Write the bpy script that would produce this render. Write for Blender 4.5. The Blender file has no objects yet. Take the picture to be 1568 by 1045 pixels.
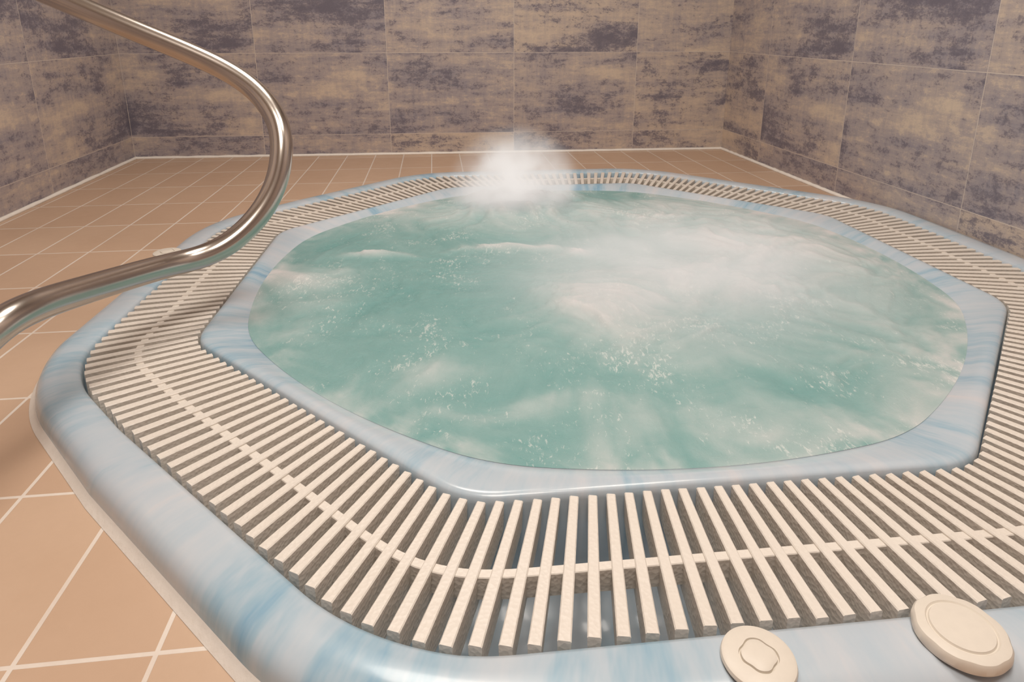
import bpy, bmesh, math, random
from mathutils import Vector, noise
random.seed(4)
scene = bpy.context.scene
scene.view_settings.view_transform = 'Standard'
COL = scene.collection

def lin(r, g, b):
    f = lambda c: (c/255/12.92 if c/255 <= .04045 else ((c/255+.055)/1.055)**2.4)
    return (f(r), f(g), f(b), 1)

def new_obj(name, verts, faces, mat=None, smooth=False, parent=None, loc=(0,0,0)):
    me = bpy.data.meshes.new(name)
    me.from_pydata(verts, [], faces)
    me.update()
    bm = bmesh.new(); bm.from_mesh(me)
    bmesh.ops.recalc_face_normals(bm, faces=bm.faces)
    bm.to_mesh(me); bm.free()
    ob = bpy.data.objects.new(name, me)
    COL.objects.link(ob)
    ob.location = loc
    if mat: me.materials.append(mat)
    if smooth: me.polygons.foreach_set('use_smooth', [True]*len(me.polygons))
    if parent: ob.parent = parent
    return ob

def empty(name, loc=(0,0,0)):
    e = bpy.data.objects.new(name, None); COL.objects.link(e); e.location = loc
    e.empty_display_size = .1
    return e

# ---------------------------------------------------------------- node helpers
class NT:
    def __init__(s, name):
        s.m = bpy.data.materials.new(name); s.m.use_nodes = True
        s.t = s.m.node_tree; s.n = s.t.nodes; s.l = s.t.links
        s.b = s.n.get('Principled BSDF'); s.out = s.n.get('Material Output')
    def add(s, typ, **kw):
        n = s.n.new(typ)
        for k, v in kw.items():
            if k == 'ins':
                for a, b in v.items():
                    if isinstance(b, bpy.types.NodeSocket): s.l.new(b, n.inputs[a])
                    else: n.inputs[a].default_value = b
            else: setattr(n, k, v)
        return n
    def math(s, op, a, b=0.0, clamp=False):
        n = s.n.new('ShaderNodeMath'); n.operation = op; n.use_clamp = clamp
        for i, v in enumerate((a, b)):
            if isinstance(v, bpy.types.NodeSocket): s.l.new(v, n.inputs[i])
            else: n.inputs[i].default_value = v
        return n.outputs[0]
    def mix(s, fac, a, b, blend='MIX'):
        n = s.n.new('ShaderNodeMix'); n.data_type = 'RGBA'; n.blend_type = blend
        for i, v in ((0, fac), (6, a), (7, b)):
            if isinstance(v, bpy.types.NodeSocket): s.l.new(v, n.inputs[i])
            else: n.inputs[i].default_value = v
        return n.outputs[2]
    def ramp(s, fac, stops, interp='LINEAR'):
        n = s.n.new('ShaderNodeValToRGB'); n.color_ramp.interpolation = interp
        e = n.color_ramp.elements
        while len(e) < len(stops): e.new(.5)
        for i, (p, c) in enumerate(stops):
            e[i].position = p; e[i].color = c
        s.l.new(fac, n.inputs[0]); return n.outputs[0]
    def noise(s, vec, scale, detail=4, rough=.5, w=None, dist=0):
        n = s.n.new('ShaderNodeTexNoise')
        if w is not None: n.noise_dimensions = '4D'; s.l.new(w, n.inputs['W'])
        s.l.new(vec, n.inputs['Vector'])
        n.inputs['Scale'].default_value = scale; n.inputs['Detail'].default_value = detail
        n.inputs['Roughness'].default_value = rough; n.inputs['Distortion'].default_value = dist
        return n.outputs['Fac']
    def mapping(s, vec, loc=(0,0,0), rot=(0,0,0), scale=(1,1,1)):
        n = s.n.new('ShaderNodeMapping'); s.l.new(vec, n.inputs[0])
        n.inputs['Location'].default_value = loc; n.inputs['Rotation'].default_value = rot
        n.inputs['Scale'].default_value = scale; return n.outputs[0]
    def set(s, **kw):
        for k, v in kw.items():
            k = k.replace('_', ' ')
            if isinstance(v, bpy.types.NodeSocket): s.l.new(v, s.b.inputs[k])
            else: s.b.inputs[k].default_value = v
    def bump(s, h, strength=.3, dist=.01):
        n = s.n.new('ShaderNodeBump'); n.inputs['Strength'].default_value = strength
        n.inputs['Distance'].default_value = dist; s.l.new(h, n.inputs['Height'])
        s.l.new(n.outputs[0], s.b.inputs['Normal'])

G = lambda v: (v, v, v, 1)

def wall_mat(name, tw, th):
    t = NT(name)
    uv = t.add('ShaderNodeTexCoord').outputs['UV']
    br = t.add('ShaderNodeTexBrick', offset=0.0, squash=1.0,
               ins={'Vector': uv, 'Color1': G(0), 'Color2': G(1), 'Mortar': G(.5), 'Scale': 1.0,
                    'Mortar Size': .0012, 'Mortar Smooth': .15, 'Bias': 0.0, 'Brick Width': tw, 'Row Height': th})
    rnd = t.add('ShaderNodeSeparateColor', ins={0: br.outputs['Color']}).outputs[0]
    w = t.math('MULTIPLY', rnd, 37.0)
    w2 = t.math('ADD', w, 11.3)
    v1 = t.mapping(uv, scale=(1.0, 2.0, 1))
    big = t.noise(v1, 2.6, 3, .5, w)
    mid = t.noise(t.mapping(uv, scale=(1, 1.6, 1)), 17, 10, .84, w, .25)
    v2 = t.mapping(uv, scale=(1, 6, 1))
    band = t.noise(v2, 3.0, 6, .7, w2)
    vert = t.noise(t.mapping(uv, scale=(9, 1, 1)), 6, 5, .7, w2)
    fine = t.noise(uv, 110, 5, .8)
    s1 = t.math('ADD', t.math('MULTIPLY', big, .35), t.math('MULTIPLY', band, .45))
    s1 = t.math('ADD', s1, t.math('MULTIPLY', vert, .2))
    s1 = t.math('ADD', s1, t.math('MULTIPLY', t.math('SUBTRACT', rnd, .5), .14))
    c = t.ramp(s1, [(.37, lin(150, 145, 154)), (.46, lin(174, 163, 162)), (.55, lin(200, 184, 170)), (.66, lin(218, 200, 180))])
    s2 = t.math('ADD', t.math('MULTIPLY', mid, .52), t.math('MULTIPLY', big, .28))
    s2 = t.math('ADD', s2, t.math('MULTIPLY', band, .20))
    s2 = t.math('ADD', s2, t.math('MULTIPLY', t.math('SUBTRACT', fine, .5), .16))
    m1 = t.ramp(s2, [(.41, G(.9)), (.445, G(.75)), (.468, G(.5)), (.486, G(.0))])
    c = t.mix(m1, c, lin(106, 102, 116))
    m2 = t.ramp(s2, [(.53, G(0)), (.56, G(.5)), (.64, G(.7))])
    c = t.mix(m2, c, lin(220, 202, 180))
    c = t.mix(t.math('MULTIPLY', t.math('SUBTRACT', fine, .47, True), 1.1), c, lin(132, 124, 130))
    c = t.mix(t.math('MULTIPLY', br.outputs['Fac'], .7), c, lin(216, 206, 196))
    t.set(Base_Color=c, Roughness=.42)
    t.bump(t.math('SUBTRACT', t.math('MULTIPLY', s2, .5), t.math('MULTIPLY', br.outputs['Fac'], .5)), .25, .004)
    return t.m

def floor_mat():
    t = NT('floor_tile')
    oc = t.add('ShaderNodeTexCoord').outputs['Object']
    a = math.radians(6.6); ox, oy = -.363, .525
    # rotate by -a about (ox,oy)
    lx = -(math.cos(a)*ox + math.sin(a)*oy); ly = -(-math.sin(a)*ox + math.cos(a)*oy)
    v = t.mapping(oc, loc=(lx, ly, 0), rot=(0, 0, -a))
    br = t.add('ShaderNodeTexBrick', offset=0.0, squash=1.0,
               ins={'Vector': v, 'Color1': lin(204, 175, 150), 'Color2': lin(195, 164, 139), 'Mortar': lin(230, 220, 210),
                    'Scale': 1.0, 'Mortar Size': .0029, 'Mortar Smooth': .2, 'Bias': 0.0,
                    'Brick Width': .1376, 'Row Height': .266})
    n = t.noise(v, 6, 5, .6); f = t.noise(v, 90, 4, .6)
    n4 = t.noise(v, 21, 4, .65)
    c = t.mix(t.math('MULTIPLY', t.math('SUBTRACT', n, .4, True), .9), br.outputs['Color'], lin(184, 152, 125))
    c = t.mix(t.math('MULTIPLY', f, .14), c, lin(170, 142, 120))
    t.set(Base_Color=c, Roughness=t.math('ADD', .30, t.math('MULTIPLY', n4, .25)))
    t.bump(t.math('ADD', t.math('MULTIPLY', br.outputs['Fac'], -.6), t.math('MULTIPLY', f, .12)), .35, .004)
    return t.m

def shell_mat():
    t = NT('marbled_blue_acrylic')
    oc = t.add('ShaderNodeTexCoord').outputs['Object']
    sp = t.add('ShaderNodeSeparateXYZ', ins={0: oc})
    flat = t.add('ShaderNodeCombineXYZ', ins={0: sp.outputs[0], 1: sp.outputs[1], 2: 0.0}).outputs[0]
    ln = t.add('ShaderNodeVectorMath', operation='LENGTH', ins={0: flat}).outputs['Value']
    nm = t.add('ShaderNodeVectorMath', operation='NORMALIZE', ins={0: flat}).outputs[0]
    s2 = t.add('ShaderNodeSeparateXYZ', ins={0: nm})
    pv = t.add('ShaderNodeCombineXYZ', ins={0: s2.outputs[0], 1: s2.outputs[1],
               2: t.math('MULTIPLY', ln, .22)}).outputs[0]
    n1 = t.noise(pv, 4.0, 3, .5, None, .2)
    n2 = t.noise(pv, 22, 4, .65, None, .15)
    n3 = t.noise(pv, 2.2, 2, .5, None, .3)
    s = t.math('ADD', t.math('MULTIPLY', n1, .55), t.math('MULTIPLY', n2, .45))
    c = t.ramp(s, [(.35, lin(124, 166, 194)), (.42, lin(158, 186, 203)), (.485, lin(182, 198, 210)),
                   (.59, lin(197, 205, 213)), (.68, lin(213, 209, 211))])
    c = t.mix(t.math('MULTIPLY', t.math('SUBTRACT', n3, .50, True), 1.8, True), c, lin(189, 196, 206))
    t.set(Base_Color=c, Roughness=.24, Coat_Weight=.25, Coat_Roughness=.08)
    return t.m

def simple(name, col, rough=.4, metal=0, bumpscale=None, bs=.2, bd=.002, var=None):
    t = NT(name)
    oc = t.add('ShaderNodeTexCoord').outputs['Object']
    n = t.noise(oc, bumpscale or 20, 4, .6)
    c2 = var or tuple(x*.85 for x in col[:3])+(1,)
    c = t.mix(t.math('MULTIPLY', n, .7), col, c2)
    t.set(Base_Color=c, Roughness=rough, Metallic=metal)
    if bumpscale: t.bump(n, bs, bd)
    return t.m

# ---------------------------------------------------------------- room
LB = Vector((-1.819, 3.133)); RB = Vector((1.092, 3.399))
LF = Vector((-1.819 + .128*4.333, -1.2)); RF = Vector((1.092 + .139*4.6, -1.2))
HC = 2.3
m_back = wall_mat('stone_tile_back', .612, .39)
m_right = wall_mat('stone_tile_right', .59, .39)
m_left = wall_mat('stone_tile_left', .73, .39)

def wall(name, p, q, mat, u0, v0=.104):
    ob = new_obj(name, [(p.x, p.y, 0), (q.x, q.y, 0), (q.x, q.y, HC), (p.x, p.y, HC)], [(0, 1, 2, 3)], mat)
    uvl = ob.data.uv_layers.new(name='UVMap')
    for lp in ob.data.loops:
        v = ob.data.vertices[lp.vertex_index].co
        d = (Vector((v.x, v.y))-p).length
        uvl.data[lp.index].uv = (d - u0, v.z - v0)
    return ob
wall('wall_back', LB, RB, m_back, 0.0)
wall('wall_right', RB, RF, m_right, .385)
wall('wall_left', LB, LF, m_left, 0.0)
wall('wall_front', LF, RF, m_back, 0.0)
m_ceil = simple('ceiling_plaster', lin(232, 228, 222), .8, 0, 60)
new_obj('ceiling', [(LF.x, LF.y, HC), (RF.x, RF.y, HC), (RB.x, RB.y, HC), (LB.x, LB.y, HC)], [(0, 1, 2, 3)], m_ceil)

# right wall clamp
dR = (RF-RB).normalized(); nR = Vector((-dR.y, dR.x))
if nR.x < 0: nR = -nR
def clampR(x, y, m=.004):
    s = (Vector((x, y))-RB).dot(nR)
    if s > -m:
        x -= nR.x*(s+m); y -= nR.y*(s+m)
    return x, y

# ---------------------------------------------------------------- octagon
CX, CY = .198, 1.577
ROT = math.radians(6)
T = math.tan(math.radians(22.5))
NLx, NLy = math.cos(math.radians(186)), math.sin(math.radians(186))
NMx, NMy = math.cos(math.radians(231)), math.sin(math.radians(231))
def warpL(x, y):     # left side of the tub is slightly narrower (x,y relative to the centre)
    s = x*NLx+y*NLy
    if s > .86:
        d = (s-.86)*.12
        x -= NLx*d; y -= NLy*d
    s = x*NMx+y*NMy
    if s > 1.0:
        d = (s-1.0)*.11
        x -= NMx*d; y -= NMy*d
    return x, y
def R8(th, a, rho):
    p = (th-ROT) % math.radians(45)
    if p > math.radians(22.5): p -= math.radians(45)
    p = abs(p)
    if a*math.tan(p) <= (a-rho)*T: return a/math.cos(p)
    vx, vy = a-rho, (a-rho)*T
    uv = math.cos(p)*vx+math.sin(p)*vy
    return uv+math.sqrt(max(0, uv*uv-(vx*vx+vy*vy)+rho*rho))

def sweep(name, prof, mat, N=640, parent=None, clamp=True, cap=False):
    vs = []; fs = []
    for (a, rho, m, rc, z) in prof:
        for i in range(N):
            th = 2*math.pi*i/N
            r = (1-m)*R8(th, a, rho)+m*rc if m < 1 else rc
            x, y = warpL(r*math.cos(th), r*math.sin(th)); x += CX; y += CY
            if clamp and a > 1.0 and m == 0: x, y = clampR(x, y, .004+max(0, 1.16-a)*.15)
            vs.append((x-CX, y-CY, z))
    for j in range(len(prof)-1):
        for i in range(N):
            k = (i+1) % N
            fs.append((j*N+i, j*N+k, (j+1)*N+k, (j+1)*N+i))
    if cap: fs.append(tuple((len(prof)-1)*N+i for i in range(N)))
    return new_obj(name, vs, fs, mat, True, parent, (0, 0, 0) if parent else (CX, CY, 0))

# floor with a hole for the sunken tub
bm = bmesh.new()
N = 160
outer = [bm.verts.new((p.x, p.y, 0)) for p in (LF, RF, RB, LB)]
inner = []
for i in range(N):
    th = 2*math.pi*i/N; r = R8(th, 1.12, .36)
    x, y = warpL(r*math.cos(th), r*math.sin(th))
    x, y = clampR(CX+x, CY+y, .02)
    inner.append(bm.verts.new((x, y, 0)))
es = [bm.edges.new((L[i], L[(i+1) % len(L)])) for L in (outer, inner) for i in range(len(L))]
bmesh.ops.triangle_fill(bm, edges=es, use_beauty=True)
for f in bm.faces:
    if f.normal.z < 0: f.normal_flip()
me = bpy.data.meshes.new('floor'); bm.to_mesh(me); bm.free()
me.materials.append(floor_mat())
COL.objects.link(bpy.data.objects.new('floor', me))

# trims (sealant bead along wall base)
m_seal = simple('white_sealant', lin(244, 238, 230), .5, 0, 60, .4, .004)
def bead(name, p, q, inward, w=.011):
    d = (q-p)
    vs = []; fs = []; K = 60
    for i in range(K+1):
        c = p+d*(i/K); ww = w*(1+.25*noise.noise(Vector((i*.7, 1, 2))))
        for (o, z) in ((0, 0), (ww, 0), (ww*.75, ww*.5), (ww*.35, ww*.85), (0, ww)):
            vs.append((c.x+inward.x*o, c.y+inward.y*o, z))
    for i in range(K):
        for j in range(5):
            k = (j+1) % 5
            fs.append((i*5+j, i*5+k, (i+1)*5+k, (i+1)*5+j))
    return new_obj(name, vs, fs, m_seal, True)
nB = Vector(((RB-LB).y, -(RB-LB).x)).normalized()
nL = Vector((1, .128)).normalized()
bead('baseboard_back', LB, RB, nB)
bead('baseboard_left', LB, LF, nL)
bead('baseboard_right', RB, RB+dR*1.12, -nR)

# ---------------------------------------------------------------- hot tub
tub = empty('hot_tub', (CX, CY, 0))
m_shell = shell_mat()
WE = (.812, .2, .68, .790)      # water edge loop definition
prof = [(1.141, .40, 0, 0, -.012), (1.141, .40, 0, 0, .010), (1.1385, .40, 0, 0, .022), (1.132, .395, 0, 0, .032),
        (1.120, .39, 0, 0, .0390), (1.104, .38, 0, 0, .0415), (1.082, .36, 0, 0, .042), (1.066, .34, 0, 0, .040),
        (1.059, .325, 0, 0, .037), (1.056, .32, 0, 0, .031), (1.056, .32, 0, 0, .005), (1.05, .32, 0, 0, -.10),
        (.855, .13, 0, 0, -.10), (.846, .12, 0, 0, -.06), (.845, .12, 0, 0, .030), (.8435, .12, 0, 0, .0385),
        (.840, .12, 0, 0, .0415), (.835, .12, 0, 0, .043), (.829, .12, 0, 0, .0428), (.823, .13, .10, .822, .041), (.818, .14, .3, .812, .038),
        (.815, .16, .5, .804, .0335), WE+(.028,), (.79, .2, .68, .767, .008), (0, 0, 1, .745, -.02),
        (0, 0, 1, .735, -.08), (0, 0, 1, .70, -.12), (0, 0, 1, .62, -.135), (0, 0, 1, .3, -.14)]
sweep('shell', prof, m_shell, 640, tub, cap=True)
bead_prof = [(1.1405, .40, 0, 0, .010), (1.144, .40, 0, 0, .008), (1.149, .405, 0, 0, .004), (1.153, .405, 0, 0, .0005)]
sweep('sealant_bead', bead_prof, m_seal, 640, tub)

# overflow grate
def grate_mat():
    t = NT('cream_plastic')
    oc = t.add('ShaderNodeTexCoord').outputs['Object']
    n = t.noise(oc, 3.2, 4, .6)
    vo = t.add('ShaderNodeTexVoronoi', ins={'Vector': oc, 'Scale': 190.0}).outputs['Distance']
    c = t.mix(t.math('MULTIPLY', t.math('SUBTRACT', n, .42, True), .9), lin(226, 219, 210), lin(210, 198, 184))
    t.set(Base_Color=c, Roughness=.42)
    t.bump(vo, .4, .0015)
    return t.m
m_gr = grate_mat()
def inner_pt(th): r = R8(th, .8485, .125); return Vector(warpL(r*math.cos(th), r*math.sin(th)))
def outer_pt(th): r = R8(th, 1.050, .31); return Vector(warpL(r*math.cos(th), r*math.sin(th)))
M = 7200; cum = [0]; pp = inner_pt(0)
for i in range(1, M+1):
    q = inner_pt(2*math.pi*i/M); cum.append(cum[-1]+(q-pp).length); pp = q
NS = 234; ths = []; j = 0
for s in range(NS):
    tgt = cum[-1]*(s+.5)/NS
    while cum[j] < tgt: j += 1
    ths.append(2*math.pi*j/M)
vs = []; fs = []
def add_bar(pi, po, wi, wo, zt, zb):
    d = (po-pi).normalized(); n = Vector((-d.y, d.x))
    base = len(vs); c = .0013
    for (p, w, e) in ((pi, wi, 0), (po, wo, 0)):
        h = w/2
        for (o, z) in ((-h*.80, zb), (-h*.97, zt-.006), (-h, zt-c), (-h+c, zt), (h-c, zt), (h, zt-c), (h*.97, zt-.006), (h*.80, zb)):
            q = p+n*o; vs.append((q.x, q.y, z))
    for k in range(8):
        l = (k+1) % 8
        fs.append((base+k, base+l, base+8+l, base+8+k))
    fs.append(tuple(base+k for k in range(8))); fs.append(tuple(base+8+k for k in reversed(range(8))))
for th in ths:
    pi, po = inner_pt(th), outer_pt(th)
    jz = random.uniform(-.0006, .0006); jo = random.uniform(-.0015, .0015)
    d = (po-pi).normalized()
    add_bar(pi, po+d*jo, .0116, .0140, .0385+jz, -.004)
def rib(fr, w, zt, zb):
    base = len(vs); K = NS*2
    for i in range(K):
        th = ths[i//2] if i % 2 == 0 else (ths[i//2]+(ths[(i//2+1) % NS] + (2*math.pi if i//2+1 == NS else 0)))/2
        pi, po = inner_pt(th), outer_pt(th); d = (po-pi).normalized(); c = pi.lerp(po, fr)
        for (o, z) in ((-w/2, zb), (-w/2, zt-.001), (-w/2+.001, zt), (w/2-.001, zt), (w/2, zt-.001), (w/2, zb)):
            q = c+d*o; vs.append((q.x, q.y, z))
    for i in range(K):
        k = (i+1) % K
        for a in range(6):
            b = (a+1) % 6
            fs.append((base+i*6+a, base+i*6+b, base+k*6+b, base+k*6+a))
rib(.55, .013, .0355, .006)
new_obj('overflow_grate', vs, fs, m_gr, False, tub)

# ---------------------------------------------------------------- water
WZ = .029
blobs = [ # x,y,sx,sy,amp,height
 (.02, 2.18, .17, .15, 1.1, .045), (-.345, 1.655, .08, .028, 1.0, .018), (-.03, 1.735, .13, .026, 1.0, .014),
 (.14, 1.70, .05, .035, .9, .014), (.20, 1.30, .13, .15, .95, .020), (.42, 1.47, .24, .20, .8, .010),
 (.62, 1.72, .20, .24, .72, .014), (-.52, 1.48, .13, .08, .7, .008), (-.45, 1.30, .07, .12, .4, .006),
 (.85, 1.72, .18, .25, .5, .006), (.25, 2.0, .50, .16, .5, .008), (.62, 2.10, .34, .17, .65, .008),
 (.03, .93, .18, .035, .5, .003), (.45, .88, .30, .04, .45, .003), (-.17, 1.05, .09, .05, .45, .004),
 (.78, 1.15, .20, .18, .38, .005), (.35, 1.10, .20, .14, .38, .005), (-.35, 2.05, .26, .18, .5, .006),
 (.80, 1.45, .22, .28, .42, .005)]
def water_fn(x, y, re):
    rx, ry = x-CX, y-CY; r = math.hypot(rx, ry)
    w1 = noise.noise(Vector((x*5, y*5, 1.3))); w2 = noise.noise(Vector((x*5, y*5, 7.7)))
    u1 = noise.noise(Vector((x*13, y*13, 3.3))); u2 = noise.noise(Vector((x*13, y*13, 9.7)))
    xx, yy = x+w1*.07+u1*.025, y+w2*.07+u2*.025
    f = 0; h = 0
    for (bx, by, sx, sy, am, hh) in blobs:
        g = math.exp(-((xx-bx)/sx)**2-((yy-by)/sy)**2)
        f = 1-(1-f)*(1-min(1, g*am)*.90); h += g*hh
    dx, dy = x-.30, y-1.40; an = math.atan2(dy, dx); dr = math.hypot(dx, dy)
    st = noise.fractal(Vector((math.cos(an)*9+w1, math.sin(an)*9+w2, dr*2.6)), .9, 2.1, 5)*min(1, (dr/.34)**2)
    lo = noise.fractal(Vector((x*3.1, y*3.1, 4.2)), 1.0, 2.0, 4)
    hi = noise.fractal(Vector((x*15+w1*2, y*15+w2*2, 2.2)), .8, 2.0, 5)
    f = f*(.88+.22*hi+.10*st) + .13 + .12*lo + .08*st + .07*hi
    e = r/re
    f += .32*max(0, (e-.86)/.14)**1.5*(.8+hi)
    z = WZ + h*(.9+.45*hi) + .003*lo + .0034*hi + .0005*st
    fade = max(0, min(1, (1-e)/.13))
    z = WZ*(1-fade)+z*fade
    return max(0, min(1, f)), z
NR, NA = 190, 480
vs = []; fo = []
f0, z0 = water_fn(CX, CY, .78); vs.append((0, 0, z0)); fo.append(f0)
fs = []
edge = []
for k in range(NA):
    th = 2*math.pi*k/NA
    edge.append((1-WE[2])*R8(th, WE[0], WE[1])+WE[2]*WE[3]+.002)
for i in range(1, NR+1):
    for k in range(NA):
        th = 2*math.pi*k/NA; r = edge[k]*i/NR
        x, y = CX+r*math.cos(th), CY+r*math.sin(th)
        f, z = water_fn(x, y, edge[k]); vs.append((x-CX, y-CY, z)); fo.append(f)
for k in range(NA): fs.append((0, 1+k, 1+(k+1) % NA))
for i in range(NR-1):
    for k in range(NA):
        l = (k+1) % NA
        fs.append((1+i*NA+k, 1+(i+1)*NA+k, 1+(i+1)*NA+l, 1+i*NA+l))
def water_mat():
    t = NT('bubbling_water')
    oc = t.add('ShaderNodeTexCoord').outputs['Object']
    at = t.add('ShaderNodeAttribute', attribute_name='foam').outputs['Fac']
    n = t.noise(oc, 26, 8, .74, None, .6)
    n2 = t.noise(t.mapping(oc, rot=(0, 0, .25), scale=(1, .42, 1)), 150, 5, .75, None, .6)
    n3 = t.noise(oc, 7, 4, .6, None, .3)
    f = t.math('ADD', at, t.math('MULTIPLY', t.math('SUBTRACT', n, .5), .26), True)
    spark = t.ramp(t.math('MULTIPLY', n2, t.math('ADD', n3, .42)), [(.555, G(0)), (.64, G(1))])
    c = t.ramp(f, [(0, lin(116, 162, 161)), (.25, lin(134, 171, 170)), (.55, lin(168, 188, 188)), (1, lin(212, 211, 212))])
    c = t.mix(t.math('MULTIPLY', spark, .5), c, lin(230, 232, 230))
    t.set(Base_Color=c, Roughness=t.math('ADD', .25, t.math('MULTIPLY', f, .5)), IOR=1.33)
    t.bump(t.math('ADD', n, t.math('MULTIPLY', n2, .3)), .34, .012)
    return t.m
wob = new_obj('water', vs, fs, water_mat(), True, tub)
att = wob.data.attributes.new('foam', 'FLOAT', 'POINT')
att.data.foreach_set('value', fo)

# ---------------------------------------------------------------- steam
def steam(loc, sc, dens, seed, em=.45, nz=2.2):
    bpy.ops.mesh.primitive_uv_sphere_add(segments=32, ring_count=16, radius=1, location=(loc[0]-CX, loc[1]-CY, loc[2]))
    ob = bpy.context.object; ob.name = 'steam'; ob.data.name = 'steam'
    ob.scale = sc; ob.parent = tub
    t = NT('steam_%d' % seed); t.n.remove(t.b)
    oc = t.add('ShaderNodeTexCoord').outputs['Object']
    ln = t.add('ShaderNodeVectorMath', operation='LENGTH', ins={0: oc}).outputs['Value']
    fall = t.math('POWER', t.math('SUBTRACT', 1.0, ln, True), 1.4)
    n = t.noise(t.mapping(oc, loc=(seed*3.1, 0, 0)), nz, 2, .6)
    n = t.math('MULTIPLY', t.math('SUBTRACT', n, .28, True), 2.9)
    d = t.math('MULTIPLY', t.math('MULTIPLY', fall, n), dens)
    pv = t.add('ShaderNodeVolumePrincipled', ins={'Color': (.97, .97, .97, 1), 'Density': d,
               'Emission Strength': t.math('MULTIPLY', d, em), 'Emission Color': (.94, .89, .85, 1)})  # steam glows by itself: emission stands in for missing multiple scattering
    t.l.new(pv.outputs[0], t.out.inputs['Volume'])
    ob.data.materials.append(t.m)
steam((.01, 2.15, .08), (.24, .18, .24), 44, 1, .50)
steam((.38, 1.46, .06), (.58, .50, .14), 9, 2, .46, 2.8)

# ---------------------------------------------------------------- caps
m_cap = simple('cream_cap_plastic', lin(228, 220, 208), .4, 0, 90, .08, .001)
def lathe(name, prof, mat, loc, seg=64, lobes=0, lobe_amp=0, lobed=()):
    vs = []; fs = []
    for j, (r, z) in enumerate(prof):
        for i in range(seg):
            a = 2*math.pi*i/seg
            rr = r
            if j in lobed: rr = r*(1-lobe_amp*(.5-.5*math.cos(lobes*a))**2)
            vs.append((rr*math.cos(a), rr*math.sin(a), z))
    for j in range(len(prof)-1):
        for i in range(seg):
            k = (i+1) % seg
            fs.append((j*seg+i, j*seg+k, (j+1)*seg+k, (j+1)*seg+i))
    fs.append(tuple((len(prof)-1)*seg+i for i in range(seg)))
    ob = new_obj(name, vs, fs, mat, True, None, loc)
    md = ob.modifiers.new('es', 'EDGE_SPLIT'); md.split_angle = math.radians(32)
    return ob
btn = [(.033, 0), (.0345, .003), (.0335, .006), (.0305, .0075), (.0185, .008), (.0178, .0055), (.0168, .0055),
       (.0163, .0085), (.014, .0095), (.005, .0098)]
lathe('air_control_button', btn, m_cap, (.231, .480, .0425), 64, 4, .12, (4, 5, 6, 7, 8))
lathe('water_diverter_cap', [(.041, 0), (.0425, .003), (.0418, .009), (.0400, .0115), (.0385, .012), (.031, .013), (.0295, .0115), (.0285, .0115), (.0275, .0135), (.017, .0145), (.005, .0148)],
      m_cap, (.437, .506, .0425), 96, 8, .03, (1, 2, 3, 4))
lathe('air_control_button', btn, m_cap, (CX-1.100, 1.630, .0425), 64, 4, .12, (4, 5, 6, 7, 8))

# ---------------------------------------------------------------- handrail
rail = empty('handrail', (-.7, 1.2, 0))
def steel():
    t = NT('stainless_steel')
    oc = t.add('ShaderNodeTexCoord').outputs['Object']
    n = t.noise(oc, 7, 3, .5)
    t.set(Base_Color=t.mix(n, lin(214, 206, 198), lin(184, 174, 166)), Metallic=1.0,
          Roughness=t.math('ADD', .15, t.math('MULTIPLY', n, .12)))
    return t.m
m_st = steel()
pts = [(-.745, .70, 0), (-.742, .71, .10), (-.72, .74, .18), (-.69, .785, .228), (-.685, .85, .236), (-.691, .977, .209), (-.662, 1.177, .178),
       (-.615, 1.232, .174), (-.567, 1.275, .193), (-.524, 1.322, .238), (-.497, 1.36, .295), (-.489, 1.39, .360), (-.503, 1.425, .422),
       (-.557, 1.46, .484), (-.645, 1.475, .538), (-.80, 1.462, .605), (-.923, 1.45, .662), (-1.25, 1.43, .81), (-1.60, 1.41, .96)]
cu = bpy.data.curves.new('tube', 'CURVE'); cu.dimensions = '3D'
sp = cu.splines.new('NURBS'); sp.points.add(len(pts)-1)
for i, p in enumerate(pts): sp.points[i].co = (p[0]+.7, p[1]-1.2, p[2], 1)
sp.use_endpoint_u = True; sp.order_u = 4; sp.resolution_u = 16
cu.bevel_depth = .0232; cu.bevel_resolution = 10; cu.materials.append(m_st)
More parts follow.
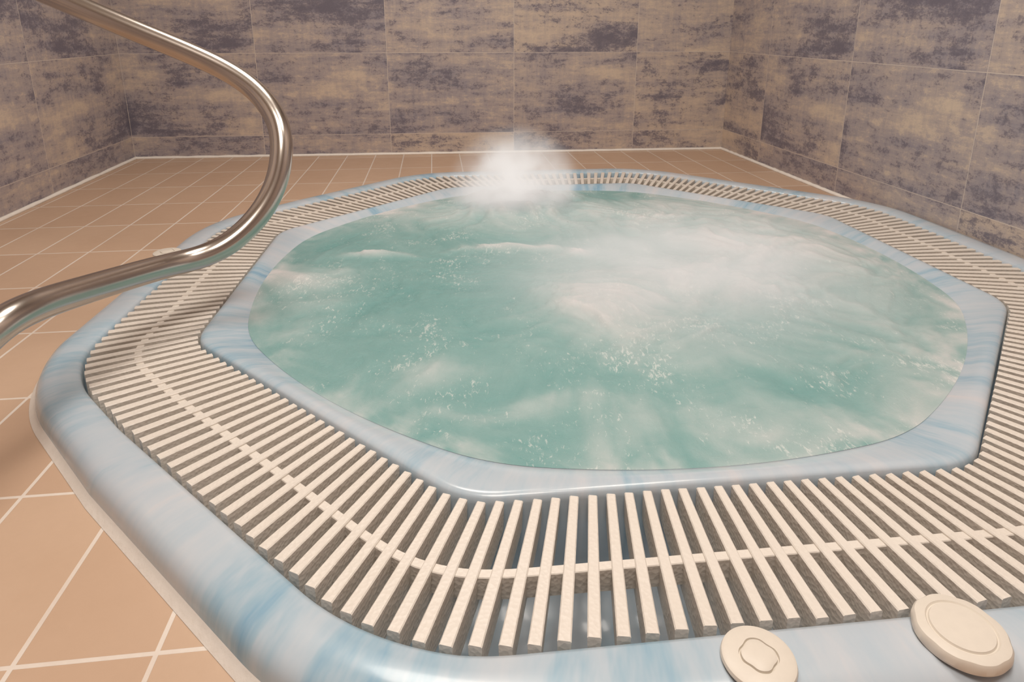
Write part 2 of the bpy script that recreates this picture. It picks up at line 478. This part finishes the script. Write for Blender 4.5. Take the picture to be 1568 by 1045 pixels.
ob = bpy.data.objects.new('tube', cu); COL.objects.link(ob)
dg = bpy.context.evaluated_depsgraph_get()
me = bpy.data.meshes.new_from_object(ob.evaluated_get(dg)); bpy.data.objects.remove(ob)
ob = bpy.data.objects.new('tube', me); COL.objects.link(ob); ob.parent = rail
me.polygons.foreach_set('use_smooth', [True]*len(me.polygons))
fp = [(.050, 0), (.050, .004), (.045, .008), (.028, .010), (.0235, .02)]
fl = lathe('floor_flange', fp, m_st, (-.045, -.5, 0)); fl.parent = rail
fl = lathe('wall_flange', fp, m_st, (-.9, .21, .96))
fl.rotation_euler = (0, math.radians(90), math.radians(7)); fl.parent = rail

# ---------------------------------------------------------------- lights
def ceiling_light(x, y, size, energy, col=(1, .92, .835)):
    e = empty('ceiling_light', (x, y, HC))
    t = NT('lamp_glass'); t.set(Base_Color=(1, .95, .88, 1), Emission_Color=(*col, 1), Emission_Strength=3.0)
    g = lathe('diffuser', [(size/2+.02, 0), (size/2+.02, -.02), (size/2, -.03), (size/2*.5, -.036), (.01, -.038)], t.m, (0, 0, 0), 48)
    g.parent = e
    ld = bpy.data.lights.new('lamp', 'AREA'); ld.shape = 'DISK'; ld.size = size; ld.energy = energy; ld.color = col
    lo = bpy.data.objects.new('lamp', ld); COL.objects.link(lo); lo.parent = e; lo.location = (0, 0, -.05)
ceiling_light(.0, .1, .9, 21)
ceiling_light(.65, 1.1, .6, 9)
ceiling_light(-.3, 1.9, .8, 17)  # added fill lamp, set further back to brighten the walls
w = bpy.data.worlds.new('World'); scene.world = w; w.use_nodes = True
w.node_tree.nodes['Background'].inputs[0].default_value = (.9, .75, .6, 1)
w.node_tree.nodes['Background'].inputs[1].default_value = .2

# ---------------------------------------------------------------- camera
cd = bpy.data.cameras.new('camera'); cam = bpy.data.objects.new('camera', cd); COL.objects.link(cam)
cam.location = (0, 0, .617); cam.rotation_euler = (math.radians(90-15.8), 0, 0)
cd.sensor_width = 36; cd.lens = 1009/1568*36; cd.shift_y = -197/1568; cd.clip_start = .02
scene.camera = cam
